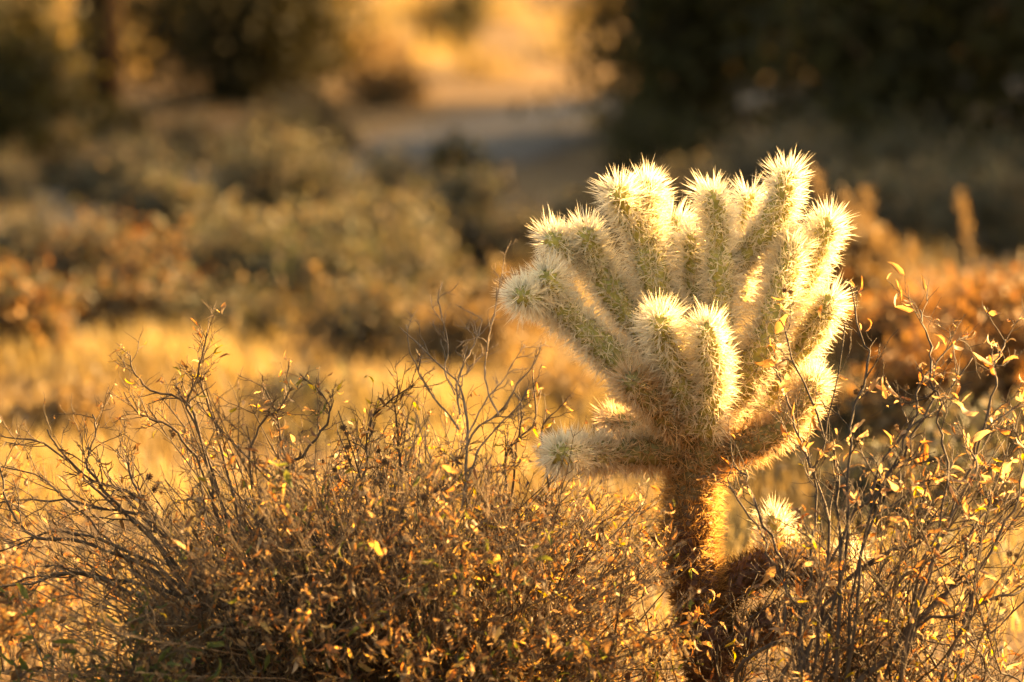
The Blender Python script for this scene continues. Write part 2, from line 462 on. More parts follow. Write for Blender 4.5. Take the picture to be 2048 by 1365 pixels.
MIDS = [
    ('broad low grey-brown bush in front of the widest grey-brown bush', 480, 640, 430, 320, 5200, SAGE),
    ('grey-green bush with a bright green patch right above the golden grass', 640, 650, 470, 300, 4800, SAGE + ((0.12, 0.14, 0.075),)),
    ('brown twiggy bush between the pale tipped bushes and the cactus', 830, 655, 470, 260, 3600, SAGE + STRAW),
    ('low dusky bush behind the rust-orange shrub at the picture edge', 90, 560, 440, 260, 3600, SAGE + OLIVE),
    ('brown bush above the brown dry clump, under the grey-green bush with pale tips', 320, 650, 500, 280, 4200, SAGE + RUST),
    ('dusky olive bush tucked against the left tips of the cactus', 1040, 570, 430, 190, 2600, SAGE + OLIVE),
    ('dusky bush at the left end of the shaded track', 250, 430, 300, 280, 3600, SAGE + OLIVE),
    ('small dusky bush between the widest bush and the dark green trackside bush', 790, 430, 300, 240, 3400, SAGE),
    ('dusky green bush glimpsed between the left and centre arms of the cactus', 1370, 440, 320, 240, 3000, SAGE + OLIVE),
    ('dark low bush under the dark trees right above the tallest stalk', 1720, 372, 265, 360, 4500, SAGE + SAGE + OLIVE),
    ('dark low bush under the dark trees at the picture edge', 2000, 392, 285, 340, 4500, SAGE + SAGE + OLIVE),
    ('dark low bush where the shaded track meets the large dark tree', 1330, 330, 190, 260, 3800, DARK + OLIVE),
    ('dusky olive bush at the picture edge where the track leaves the view', -10, 440, 300, 240, 3000, SAGE + OLIVE),
    ('straw bush with brown tips just above the golden grass, left of centre', 420, 715, 570, 300, 3200, SAGE),
    ('pinkish straw bush above the golden grass, nearest the leafless twigs', 760, 715, 570, 320, 3200, SAGE + SAGE + STRAW),
    ('straw bush above the golden grass between leafless twigs and cactus', 960, 740, 590, 260, 2800, STRAW),
    ('dim brown bush at the foot of the large dark tree above the cactus', 1560, 400, 270, 330, 4200, SAGE + OLIVE)]
for i, (lb, x, yb, yt, w_, nl, tn_) in enumerate(MIDS):
    bush_px('sage_bush', lb, x, yb, yt, w_, 80 + i, leaves=int(nl * 1.6), size=0.021, tints=tn_, stems=13, spread=0.09, skirt=0.3)
# rust shrubs
bush_px('dry_shrub', 'rust-orange dry shrub at the picture edge behind the bare twigs', 2010, 800, 480, 300, 41, leaves=4600, size=0.03, tints=RUST, stems=22, spread=0.09)
bush_px('dry_shrub', 'rust-brown dry shrub just beside the smallest right-hand cactus tip', 1790, 800, 560, 280, 42, leaves=3600, size=0.03, tints=RUST, stems=20, spread=0.09)
bush_px('dry_shrub', 'dark shaded dry shrub low behind the twigs near the picture edge', 1960, 1010, 780, 300, 43, leaves=4600, size=0.026, tints=SAGE + DARK, stems=14, spread=0.09)  # stands in for the dark shade below the rust shrubs, painted with dark tints
bush_px('dry_shrub', 'pinkish dry shrub with upright stems behind the cactus tips', 1690, 640, 440, 220, 44, leaves=2600, size=0.026, tints=STRAW + RUST, stems=16, spread=0.07, upright=1.2)
bush_px('dry_shrub', 'rust-orange dry shrub at the picture edge above the golden grass', 50, 735, 530, 260, 45, leaves=4200, size=0.026, tints=RUST + SAGE, stems=15, spread=0.09)
bush_px('dry_shrub', 'brown dry clump beside the rust-orange shrub above the golden grass', 250, 700, 560, 230, 46, leaves=2800, size=0.026, tints=SAGE + RUST, stems=12, spread=0.09)
bush_px('dry_shrub', 'pale straw shrub behind the lowest tips of the cactus', 1010, 690, 530, 200, 47, leaves=2400, size=0.026, tints=STRAW, stems=14, spread=0.07)

bush_px('dry_shrub', 'fuller rust shrub at the picture edge, in front of the other rust shrubs', 2040, 930, 560, 330, 50, leaves=4200, size=0.03, tints=RUST, stems=22, spread=0.1)
bush_px('dry_shrub', 'rust-brown shrub rising behind the thin twig tips at right', 1880, 900, 600, 300, 51, leaves=3600, size=0.03, tints=RUST + STRAW, stems=22, spread=0.1)
bush_px('dry_shrub', 'olive-brown low shrub behind the middle of the open bare-branched shrub', 1800, 1060, 860, 330, 52, leaves=3800, size=0.026, tints=SAGE + OLIVE, stems=16, spread=0.1)
bush_px('dry_shrub', 'orange-brown dry shrub between the two rust shrubs behind the bare twigs', 1900, 760, 540, 260, 48, leaves=3000, size=0.03, tints=RUST + STRAW, stems=20, spread=0.1)
bush_px('dry_shrub', 'low orange shrub just right of the lower cactus arms', 1720, 930, 720, 240, 49, leaves=2600, size=0.028, tints=RUST + SAGE, stems=16, spread=0.1)

bush_px('dry_shrub', 'low straw tuft in the golden grass above the long bare branches', 130, 880, 760, 240, 53, leaves=1500, size=0.026, tints=STRAW, stems=16, spread=0.08)
bush_px('dry_shrub', 'low brown tuft in the golden grass above the middle of the dense shrub', 620, 860, 770, 260, 54, leaves=1500, size=0.026, tints=SAGE + STRAW, stems=16, spread=0.08)
bush_px('dry_shrub', 'low pinkish tuft in the golden grass between leafless twigs and cactus trunk', 1090, 850, 720, 200, 55, leaves=1300, size=0.026, tints=STRAW + RUST, stems=16, spread=0.08)

# tall dry stalks with fluffy seed plumes behind the cactus
def stalk(label, x, yb, yt, lean, seed):
    r = np.random.default_rng(seed)
    b = gpos(x, yb); H = px_w(yb - yt, yb)
    root = thing('dry_stalk', label, 'stalk', (b[0], b[1], -0.01), 'tall dry stalks behind the cactus')
    P = catmull([(0, 0, 0), (lean * 0.2, 0.01, H * 0.4), (lean * 0.6, 0, H * 0.75), (lean, 0, H)], 14)
    m = Mesh(); m.tube(P, np.linspace(0.0045, 0.0025, 14), 5, (0.36, 0.23, 0.11))
    obj('stem', m.mesh('stem', M_BARK), root)
    n = 90
    t = r.uniform(0.5, 1.0, n); C = P[(t * 13).astype(int)] + r.normal(size=(n, 3)) * 0.006
    B = leaf_basis(nrm(r.normal(size=(n, 3)) + np.array([0, 0, 1.5])), r, n)
    tpl = np.array([(0, 0, 0), (-0.15, 0.5, 0.05), (0, 1, 0), (0.15, 0.5, 0.05)])
    V = C[:, None] + np.einsum('nij,kj->nki', B, tpl) * r.uniform(0.012, 0.028, n)[:, None, None]
    k = np.arange(n)[:, None] * 4
    obj('seed_plume', mesh_np('seed_plume', V.reshape(-1, 3), tris=np.concatenate([k + np.array([0, 1, 2]), k + np.array([0, 2, 3])]), tint=np.array([0.36, 0.24, 0.12]), mat=M_FOLIAGE), root, kind='stuff')
stalk('tallest pale dry stalk close beside the cactus tip at the upper right', 1690, 640, 318, -0.10, 1)
stalk('pale dry stalk second from the cactus, shorter than the tallest one', 1750, 640, 365, -0.03, 2)
stalk('lone bent pale stalk near the picture edge below the dark trees', 1950, 640, 370, -0.05, 3)
stalk('short pale dry stalk third from the cactus, in front of the rust shrubs', 1800, 690, 470, 0.03, 4)

# trees beyond the frame: the sun stands behind them, they shade the track and the middle ground
for i, (x, y, w, h) in enumerate([(5.6, 20.2, 2.2, 2.6), (4.5, 22.0, 2.6, 2.4), (4.5, 24.4, 2.6, 3.0), (4.6, 26.6, 2.4, 2.9), (6.4, 23.0, 2.4, 2.9), (8.0, 21.5, 3.0, 3.9)]):
    bush('desert_tree', 'dark bushy desert tree beyond the right edge, ' + ('first of the row, nearest to the shrubs', 'second of the row beside the track', 'third of the row beside the track', 'last and shortest of the row', 'behind the second of the row', 'tallest, standing far behind the row')[i], 'tree', (x, y), w, h, 60 + i, leaves=14000, size=0.085, tints=DARK, stems=26, spread=0.09, group='trees beyond the edge')

# ------------------------------------------------------------------ cholla cactus
CY = 9.0
def arm_mesh(cps, rng, age0, age1, dens=1.0, slen=0.0335, srad=0.00074, cap=True, spread=1.05):
    """cps: (px, py, depth offset, core radius in px). Returns stem mesh and spine mesh"""
    P0 = np.array([at(c[0], c[1], CY + c[2]) for c in cps]); R0 = np.array([c[3] for c in cps]) * PX * CY * 0.73
    n = 12 * (len(cps) - 1) + 8
    C = catmull(np.hstack([P0, R0[:, None]]), n)
    P, R = C[:, :3], C[:, 3]
    T, N, B = frames(P)
    # joints: the arm is pinched where one segment grew out of the last
    sl = np.concatenate([[0], np.cumsum(np.linalg.norm(np.diff(P, axis=0), axis=1))])
    if cap and sl[-1] > 0.16 and age0 < 1.6:
        for sj in ([0.42, 0.74] if sl[-1] > 0.3 else [0.5]):
            sj = sl[-1] * (sj + rng.uniform(-0.08, 0.08))
            R = R * (1 - 0.24 * np.exp(-((sl - sj) / 0.011) ** 2))
    R = R * (1 + 0.05 * np.sin(sl * 60 + rng.uniform(0, 6)))
    # rounded end
    if cap:
        f = np.array([0.35, 0.62, 0.82, 0.94, 0.995])
        e = P[-1] + T[-1] * (f * R[-1])[:, None] * 1.15
        P = np.vstack([P, e]); R = np.concatenate([R, R[-1] * np.sqrt(1 - f ** 2)])
        T = np.vstack([T, np.repeat(T[-1:], 5, 0)]); N = np.vstack([N, np.repeat(N[-1:], 5, 0)]); B = np.vstack([B, np.repeat(B[-1:], 5, 0)])
    # resample fine for the tubercles
    s = np.concatenate([[0], np.cumsum(np.linalg.norm(np.diff(P, axis=0), axis=1))])
    L = s[-1]
    m = max(24, int(L / 0.0042))
    ss = np.linspace(0, L, m)
    f_ = lambda A: np.stack([np.interp(ss, s, A[:, k]) for k in range(3)], -1)
    Pf, Tf, Nf = f_(P), nrm(f_(T)), nrm(f_(N)); Bf = np.cross(Tf, Nf); Rf = np.interp(ss, s, R)
    sides = 24
    a = np.arange(sides) * 2 * math.pi / sides
    lump = 1 + 0.11 * np.sin(a[None, :] * 6 + ss[:, None] * 230) * np.sin(-a[None, :] * 6 + ss[:, None] * 230)
    rr = Rf[:, None] * lump
    ring = Pf[:, None] + rr[..., None] * (np.cos(a)[None, :, None] * Nf[:, None] + np.sin(a)[None, :, None] * Bf[:, None])
    i, j = np.meshgrid(np.arange(m - 1), np.arange(sides), indexing='ij'); j2 = (j + 1) % sides
    Q = np.stack([i * sides + j, i * sides + j2, (i + 1) * sides + j2, (i + 1) * sides + j], -1).reshape(-1, 4)
    age = age0 + (age1 - age0) * (ss / L)
    young, old = np.array([0.34, 0.31, 0.085]), np.array([0.14, 0.09, 0.04])
    cs = young + (old - young) * np.minimum(age, 1.2)[:, None]
    stem = mesh_np('arm', ring.reshape(-1, 3), quads=Q, tint=np.repeat(cs, sides, 0), mat=M_STEM, smooth=True)
    # areoles
    area = 2 * math.pi * np.mean(Rf) * L
    na = int(dens * area / (0.0106 ** 2))
    u = np.sort(rng.uniform(0, 1, na)); u = (np.arange(na) + 0.5) / na * 0.8 + u * 0.2
    # more areoles towards the tip
    sa = L * u ** 0.84
    th = np.arange(na) * 2.39996 + rng.normal(size=na) * 0.1
    g3 = lambda A: np.stack([np.interp(sa, ss, A[:, k]) for k in range(3)], -1)
    pa, ta, n_a, b_a = g3(Pf), nrm(g3(Tf)), nrm(g3(Nf)), nrm(g3(Bf)); ra = np.interp(sa, ss, Rf)
    rmax = np.maximum(np.interp(np.maximum(sa - 0.02, 0), ss, Rf), 1e-4)
    rad = np.cos(th)[:, None] * n_a + np.sin(th)[:, None] * b_a
    tipf = np.clip(1 - ra / rmax, 0, 1)                        # 0 on the flank, 1 at the apex
    nor = nrm(rad * np.sqrt(np.clip(1 - tipf ** 2, 0.02, 1))[:, None] + ta * (tipf * 1.3 + 0.12)[:, None])
    base = pa + rad * ra[:, None]
    near = np.clip(1 - (L - sa) / 0.05, 0, 1)                  # close to the growing end
    k = 11
    NS = na * k
    nn = np.repeat(nor, k, 0); bb = np.repeat(base, k, 0); nr = np.repeat(near, k); ag = np.repeat(age0 + (age1 - age0) * sa / L, k); tx = np.repeat(ta, k, 0)
    rnd = nrm(rng.normal(size=(NS, 3))) * (rng.uniform(0.05, 1, NS) ** 0.6)[:, None]
    rnd -= nn * np.sum(rnd * nn, 1)[:, None]
    sp = spread * (1 - 0.45 * nr)
    d = nrm(nn + rnd * sp[:, None] * 1.35 + tx * (0.10 + 0.25 * nr)[:, None])
    ln = slen * rng.uniform(0.4, 1.1, NS) * np.repeat(rng.uniform(0.7, 1.15, na), k) * np.where(np.repeat(rng.uniform(size=na), k) < 0.06, 0.35, 1.0) * (1 + 0.28 * nr)
    bend = nrm(rng.normal(size=(NS, 3))) * (ln * 0.03)[:, None]
    x = nrm(np.cross(d, rng.normal(size=(NS, 3)))); z = np.cross(d, x)
    w = srad * rng.uniform(0.75, 1.25, NS)
    bb = bb + rng.normal(size=(NS, 3)) * 0.0012
    V = np.zeros((NS, 7, 3))
    for q, o_ in enumerate((x, z * 0.7, -x)):                 # papery sheath: an open, V-shaped blade
        V[:, q] = bb + o_ * w[:, None]
        V[:, 3 + q] = bb + d * (ln * 0.55)[:, None] + bend + o_ * (w * 0.72)[:, None]
    V[:, 6] = bb + d * ln[:, None]
    b0 = np.arange(NS)[:, None] * 7
    Qs = np.concatenate([b0 + np.array(v) for v in ((0, 1, 4, 3), (1, 2, 5, 4))])
    Ts = np.concatenate([b0 + np.array(v) for v in ((3, 4, 6), (4, 5, 6))])
    yc, oc = np.array([0.96, 0.91, 0.76]), np.array([0.62, 0.36, 0.14])
    ag = np.clip(ag + rng.normal(size=NS) * 0.12, 0, 2)
    dc = np.array([0.06, 0.03, 0.014])
    c = np.where(ag[:, None] <= 1, yc + (oc - yc) * np.minimum(ag, 1)[:, None], oc + (dc - oc) * np.clip(ag - 1, 0, 1)[:, None]) * rng.uniform(0.85, 1.05, (NS, 1)) * np.repeat(rng.uniform(0.8, 1.0, na), k)[:, None]
    cc = np.repeat(c, 7, 0).reshape(NS, 7, 3)
    cc[:, :3] *= 0.85
    spn = mesh_np('spines', V.reshape(-1, 3), tris=Ts, quads=Qs, tint=cc.reshape(-1, 3), mat=M_SPINE)
    return stem, spn

ARMS = [
    # name, control points (px, py, depth, radius px), age at root, age at end, options
    ('trunk', [(1452, 1480, 0.02, 66), (1425, 1330, 0.0, 64), (1396, 1180, 0, 62), (1380, 1060, 0, 62), (1390, 950, 0, 68), (1402, 860, -0.01, 66), (1398, 780, 0, 54), (1388, 710, 0, 38)], 2.3, 0.2, dict(slen=0.030)),
    # low horizontal arm, end turned to the viewer
    ('arm', [(1395, 905, -0.02, 36), (1310, 902, -0.03, 40), (1215, 908, -0.06, 38), (1150, 910, -0.12, 36), (1122, 908, -0.17, 33)], 0.95, 0.12, {}),
    ('arm', [(1360, 870, 0.05, 34), (1290, 856, 0.10, 32), (1230, 842, 0.13, 26)], 0.6, 0.55, dict(slen=0.028)),
    # big left arm and its two ends
    ('arm', [(1370, 850, 0, 40), (1290, 775, -0.02, 42), (1200, 690, -0.02, 40), (1135, 630, -0.02, 36), (1085, 600, -0.03, 32), (1046, 592, -0.07, 28)], 0.45, 0.0, {}),
    ('arm', [(1135, 632, -0.01, 32), (1108, 590, -0.02, 33), (1095, 556, -0.05, 28)], 0.15, 0.0, {}),
    # second left arm
    ('arm', [(1375, 790, 0.03, 40), (1300, 690, 0.03, 40), (1235, 600, 0.03, 37), (1195, 530, 0.03, 34), (1174, 476, 0.01, 28)], 0.4, 0.0, {}),
    ('arm', [(1200, 545, 0.04, 30), (1150, 508, 0.03, 31), (1108, 482, 0.0, 27)], 0.15, 0.0, {}),
    # tall left arm
    ('arm', [(1395, 760, 0.02, 44), (1345, 650, 0.02, 46), (1308, 550, 0.02, 44), (1292, 470, 0.02, 40), (1293, 385, 0.02, 30)], 0.35, 0.0, {}),
    ('arm', [(1290, 480, 0.01, 34), (1258, 430, 0.0, 34), (1238, 390, -0.03, 28)], 0.15, 0.0, {}),
    # ends behind
    ('arm', [(1385, 640, 0.10, 36), (1362, 540, 0.12, 34), (1350, 450, 0.13, 26)], 0.2, 0.0, {}),
    ('arm', [(1400, 640, 0.06, 32), (1393, 550, 0.07, 32), (1388, 484, 0.06, 25)], 0.2, 0.0, {}),
    # centre right tall arm
    ('arm', [(1410, 790, 0.0, 40), (1432, 680, 0.01, 38), (1442, 570, 0.01, 36), (1436, 480, 0.01, 33), (1428, 402, 0.0, 28)], 0.35, 0.0, {}),
    ('arm', [(1470, 600, 0.12, 30), (1492, 480, 0.13, 29), (1500, 402, 0.12, 23)], 0.2, 0.0, {}),
    # tall right arm leaning in
    ('arm', [(1420, 590, 0.06, 32), (1480, 515, 0.05, 37), (1532, 462, 0.04, 38), (1562, 410, 0.03, 34), (1574, 362, 0.02, 28)], 0.25, 0.0, {}),
    # right outer arm
    ('arm', [(1500, 740, 0.08, 38), (1565, 640, 0.09, 36), (1612, 550, 0.09, 35), (1640, 490, 0.08, 32), (1652, 456, 0.07, 27)], 0.3, 0.0, {}),
    # right inner arm
    ('arm', [(1430, 830, 0.03, 40), (1495, 750, 0.02, 44), (1540, 660, 0.01, 42), (1566, 570, 0.02, 37), (1580, 500, 0.03, 27)], 0.45, 0.02, {}),
    # right small end
    ('arm', [(1540, 790, 0.08, 34), (1600, 710, 0.07, 34), (1634, 650, 0.06, 30), (1657, 606, 0.04, 24)], 0.3, 0.0, {}),
    # front centre pair
    ('arm', [(1390, 850, -0.05, 42), (1362, 770, -0.09, 42), (1335, 700, -0.12, 38), (1320, 650, -0.15, 30)], 0.4, 0.0, {}),
    ('arm', [(1405, 860, -0.05, 42), (1422, 780, -0.09, 40), (1424, 720, -0.12, 36), (1415, 664, -0.15, 29)], 0.4, 0.0, {}),
    # brown stub to the front
    ('arm', [(1385, 870, -0.03, 40), (1320, 820, -0.08, 42), (1268, 768, -0.12, 34)], 0.85, 0.6, {}),
    # lower right arm and the one behind it
    ('arm', [(1405, 915, 0.0, 38), (1480, 895, -0.01, 40), (1555, 862, -0.01, 39), (1600, 815, 0.0, 34), (1625, 772, 0.0, 26)], 1.05, 0.3, {}),
    ('arm', [(1410, 850, 0.08, 34), (1480, 826, 0.13, 34), (1560, 795, 0.17, 32), (1610, 765, 0.19, 26)], 0.45, 0.1, {}),
    # old joints near the base
    ('arm', [(1405, 1230, 0.0, 44), (1490, 1150, 0.02, 46), (1580, 1130, 0.03, 44), (1655, 1165, 0.03, 36)], 1.9, 1.5, dict(slen=0.026)),
    ('arm', [(1545, 1160, 0.08, 32), (1552, 1095, 0.10, 32), (1550, 1048, 0.10, 26)], 0.45, 0.2, {}),
    ('arm', [(1630, 1190, 0.09, 32), (1672, 1150, 0.10, 30), (1692, 1112, 0.10, 25)], 0.5, 0.25, {}),
    ('arm', [(1425, 1310, 0.0, 44), (1510, 1260, 0.02, 44), (1600, 1240, 0.03, 42), (1665, 1238, 0.02, 34)], 1.9, 1.4, dict(slen=0.026)),
]
cactus = thing('cholla_cactus', 'spiny pale cholla cactus with many stubby arms glowing in backlight', 'cactus', (0.30, CY, 0.0))
cr = np.random.default_rng(77)
off = np.array(cactus.location)
for nm, cps, a0, a1, kw in ARMS:
    st, sp = arm_mesh(cps, cr, a0, a1, **kw)
    for me in (st, sp):
        co = np.empty(len(me.vertices) * 3, np.float32); me.vertices.foreach_get('co', co)
        co = co.reshape(-1, 3) - off.astype(np.float32); me.vertices.foreach_set('co', co.ravel()); me.update()
    p = obj(nm, st, cactus)
    obj('spines', sp, p, kind='stuff')

# ------------------------------------------------------------------ foreground brittlebushes
class Shrub:
    def __init__(s, name, label, base, seed, bark, leaf_size=0.025):
        s.root = thing(name, label, 'shrub', (base[0], base[1], -0.01))
        s.off = np.array([base[0], base[1], -0.01]); s.base = np.array([base[0], base[1], 0.0])
        s.r = np.random.default_rng(seed); s.bark = bark; s.ls = leaf_size
        s.lp, s.ld, s.lt, s.lsz = [], [], [], []
        s.heads = []
    def leaf(s, p, d, pal, sz=1.0):
        s.lp.append(p); s.ld.append(d); s.lt.append(pal[s.r.integers(len(pal))]); s.lsz.append(s.ls * sz * (0.3 + 1.15 * s.r.uniform() ** 1.4))
    lz, droop = 1.0, 0.35
    def twig(s, m, p, d, L, rad, depth, leafy_, pal, headp, bark, up=0.25):
        r = s.r
        n = 6
        pts = [p]; dd = nrm(d); 
        for i in range(n - 1):
            dd = nrm(dd + r.normal(size=3) * 0.20 + np.array([0, 0, up * 0.3])); pts.append(pts[-1] + dd * L / (n - 1))
        pts = np.array(pts)
        s.bt.append(pts); s.br.append(rad); s.bc.append(bark * r.uniform(0.75, 1.25))
        for k in range(r.integers(1, 5)):                      # stubs where leaves broke off
            i = r.integers(1, n); e = r.normal(size=3) + dd * 0.6
            s.st.append((pts[i], pts[i] + e / (np.linalg.norm(e) + 1e-6) * r.uniform(0.002, 0.006))); s.sr.append(rad * 0.7); s.sc.append(bark)
        if depth > 0:
            for k in range(r.integers(2, 5)):
                t = r.uniform(0.2, 0.95); i = int(t * (n - 1))
                q = pts[i] + (pts[min(i + 1, n - 1)] - pts[i]) * (t * (n - 1) - i)
                ax = nrm(pts[min(i + 1, n - 1)] - pts[max(i - 1, 0)])
                sd_ = nrm(np.cross(ax, r.normal(size=3)))
                s.twig(m, q, ax * 0.8 + sd_ * r.uniform(0.5, 1.1), L * r.uniform(0.3, 0.6), rad * 0.65, depth - 1, leafy_, pal, headp, bark, up)
        nl = r.poisson(leafy_)
        for k in range(nl):
            t = r.uniform(0.05, 1.0); i = min(int(t * (n - 1)), n - 2)
            q = pts[i] + (pts[i + 1] - pts[i]) * (t * (n - 1) - i)
            ax = nrm(pts[i + 1] - pts[i])
            s.leaf(q, ax * 0.5 + r.normal(size=3) * 0.7 + np.array([0, 0, -s.droop]), pal, s.lz)
        if depth == 0 and r.uniform() < headp:
            s.heads.append((pts[-1], r.uniform(0.0045, 0.0085), r.integers(3)))
            if r.uniform() < 0.5: s.heads.append((pts[-2] + r.normal(size=3) * 0.006, r.uniform(0.004, 0.007), r.integers(3)))
    def stem(s, pts, r0, r1, side=8, depth=1, leafy_=1.2, pal=('tan',), headp=0.1, L=0.10, tmin=0.3, wob=0.004, direct=0.0, name='stem', up=0.25, n=16):
        r = s.r
        P = catmull(pts, n)
        P[1:-1] += np.cumsum(r.normal(size=(n - 2, 3)), 0) * wob * np.sin(np.linspace(0, math.pi, n - 2))[:, None]
        m = Mesh()
        bark = np.array(s.bark) * r.uniform(0.7, 1.3)
        s.bt, s.br, s.bc, s.st, s.sr, s.sc = [], [], [], [], [], []
        R = np.linspace(r0, r1, n) * (1 + 0.12 * r.normal(size=n))
        m.tube(P, R, 6, bark)
        for k in range(side):
            t = r.uniform(tmin, 1.0); i = min(int(t * (n - 1)), n - 2)
            q = P[i] + (P[i + 1] - P[i]) * (t * (n - 1) - i)
            ax = nrm(P[i + 1] - P[i]); sd_ = nrm(np.cross(ax, r.normal(size=3)))
            s.twig(m, q, ax + sd_ * r.uniform(0.4, 1.1), L * r.uniform(0.5, 1.3), max(0.0008, R[i] * 0.5), depth, leafy_, pal, headp, bark, up)
        for k in range(r.poisson(direct)):
            t = r.uniform(tmin, 1.0); i = min(int(t * (n - 1)), n - 2)
            s.leaf(P[i], r.normal(size=3) * 0.8 + np.array([0, 0, -s.droop]), pal, s.lz)
        if s.bt: m.tubes(s.bt, s.br, s.bc)
        if s.st: m.tubes(s.st, s.sr, s.sc, 3)
        V = np.vstack(m.V) - s.off
        m.V = [V]
        obj(name, m.mesh(name, M_BARK), s.root)
    def finish(s, nobj=290, nhead=80):
        r = s.r
        n = len(s.lp)
        if n:
            Pp = np.array(s.lp); D = nrm(np.array(s.ld)); sz = np.array(s.lsz); tn = np.array(s.lt)
            B = leaf_basis(D, r, n); kk = r.integers(0, len(LEAVES), n)
            x, y, dep = project(Pp)
            vis = (x > -10) & (x < 2058) & (y > 0) & (y < 1375)
            order = np.argsort(dep); cell = {}
            rank = np.full(n, 99)
            for i in order:
                if not vis[i]: continue
                c = (int(x[i] // 14), int(y[i] // 14)); rank[i] = cell.get(c, 0); cell[c] = rank[i] + 1
            score = sz - 0.03 * rank - (~vis) * 1.0
            big = np.argsort(-score)[:nobj]
            big = big[vis[big]]
            isb = np.zeros(n, bool); isb[big] = True
            for i in big:
                o = obj('leaf', leaf_mesh(int(kk[i]), str(tn[i])), s.root)
                from mathutils import Matrix
                M = Matrix([[*(B[i][a] * sz[i]), Pp[i][a] - s.off[a]] for a in range(3)] + [[0, 0, 0, 1]])
                o.matrix_local = M
            rest = np.where(~isb)[0]
            if len(rest):
                Vs, Qs, Cs, base = [], [], [], 0
                for k in range(len(LEAVES)):
                    sel = rest[kk[rest] == k]
                    if not len(sel): continue
                    tv, tq = LEAVES[k]
                    Vv = (Pp[sel] - s.off)[:, None] + np.einsum('nij,kj->nki', B[sel], tv) * sz[sel][:, None, None]
                    Vs.append(Vv.reshape(-1, 3))
                    Qs.append((np.arange(len(sel))[:, None, None] * len(tv) + tq[None] + base).reshape(-1, 4))
                    base += len(sel) * len(tv)
                    cc = np.array([TINTS[t] for t in tn[sel]]) * r.uniform(0.7, 1.25, (len(sel), 1))
                    Cs.append(np.repeat(cc, len(tv), 0))
                obj('leaves', mesh_np('leaves', np.vstack(Vs), quads=np.vstack(Qs), tint=np.vstack(Cs), mat=M_LEAF, smooth=True), s.root, kind='stuff')
        hs = s.heads[:nhead]
        for p, q, k in hs:
            o = obj('seed_head', HEADS[int(k)], s.root, loc=tuple(p - s.off)); o.scale = (q, q, q * 0.85)
            o.rotation_euler = tuple(r.uniform(0, 6.28, 3))

def fan(sh, n, xr, ytop, Yr, spread0, r0=0.0028, rfun=None, **k):
    """stems from the crown of roots to points under the photo's outline"""
    r = sh.r
    for i in range(n):
        x = r.uniform(*xr); yt = ytop(x)
        y = yt + abs(r.normal()) * 130 if r.uniform() < 0.75 else yt + r.uniform(0, 420)
        y = min(y, 1345)
        tip = at(x, y, r.uniform(*Yr))
        b = sh.base + np.array([r.normal() * spread0, r.normal() * 0.06, 0.0]) + np.array([(tip[0] - sh.base[0]) * 0.35, 0, 0])
        d = tip - b
        mid = b + d * 0.5 + np.array([-d[0] * 0.12, 0, 0.06 * np.linalg.norm(d)]) + r.normal(size=3) * 0.02
        sh.stem([b, b + d * 0.22 + np.array([0, 0, 0.02]) + r.normal(size=3) * 0.01, mid, tip], r0 * r.uniform(0.7, 1.4), 0.0009, **k)

BROWNBARK, GREYBARK = (0.11, 0.072, 0.045), (0.21, 0.155, 0.11)
DRY = ('tan', 'tan', 'brown', 'brown', 'pale', 'rust')
LOW = ('tan', 'brown', 'tan', 'umber', 'brown', 'pale', 'umber', 'rust', 'straw', 'green')  # darker mix for the low leaves, shade painted into their tints
TOP = ('tan', 'tan', 'olive', 'rust', 'pale', 'brown', 'straw')  # lighter, yellower mix for the upper leaves, backlight painted into their tints

# --- big dry brittlebush along the lower left
s1 = Shrub('dry_brittlebush', 'wide dense dry brown brittlebush full of curled leaves left of the cactus', at(800, 1365, 8.85)[:2], 101, BROWNBARK)
outline = lambda x: np.interp(x, [150, 260, 400, 520, 650, 800, 900, 1000, 1040, 1070, 1200, 1300, 1420], [880, 800, 770, 810, 800, 810, 840, 850, 900, 985, 1000, 1040, 1120])
s1.lz = 0.75
fan(s1, 72, (230, 1300), outline, (8.55, 9.15), 0.06, side=9, depth=1, leafy_=0.7, pal=TOP, headp=0.22, L=0.075, tmin=0.5)
inner = lambda x: np.interp(x, [150, 300, 450, 600, 800, 1000, 1150, 1250, 1330, 1460], [1230, 1090, 980, 940, 910, 930, 1000, 1010, 1040, 1090])
s1.lz, s1.droop = 0.72, 0.6
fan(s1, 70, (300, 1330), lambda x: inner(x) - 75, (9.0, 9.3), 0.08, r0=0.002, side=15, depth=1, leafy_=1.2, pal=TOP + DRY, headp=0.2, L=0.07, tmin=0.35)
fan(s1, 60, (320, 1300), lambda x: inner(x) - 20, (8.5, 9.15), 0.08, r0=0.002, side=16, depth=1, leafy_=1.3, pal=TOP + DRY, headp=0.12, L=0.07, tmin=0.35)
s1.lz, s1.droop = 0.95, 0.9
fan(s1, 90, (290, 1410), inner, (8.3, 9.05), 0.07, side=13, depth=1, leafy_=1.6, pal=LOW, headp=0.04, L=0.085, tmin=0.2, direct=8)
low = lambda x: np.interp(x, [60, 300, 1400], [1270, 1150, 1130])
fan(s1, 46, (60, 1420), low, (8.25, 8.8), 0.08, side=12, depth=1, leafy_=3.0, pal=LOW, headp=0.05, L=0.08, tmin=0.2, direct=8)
fan(s1, 40, (330, 1380), lambda x: inner(x) + 190, (9.0, 9.4), 0.08, side=11, depth=1, leafy_=2.6, pal=LOW, headp=0.0, L=0.09, tmin=0.15, direct=8)  # back stems added to block light coming through the low part
s1.lz, s1.droop = 0.7, 0.4
tb, s1.bark = s1.bark, (0.21, 0.14, 0.085)
fan(s1, 150, (60, 1400), lambda x: inner(x) - 10, (8.3, 8.85), 0.12, r0=0.0017, side=9, depth=1, leafy_=0.12, pal=TOP, headp=0.1, L=0.07, tmin=0.3)
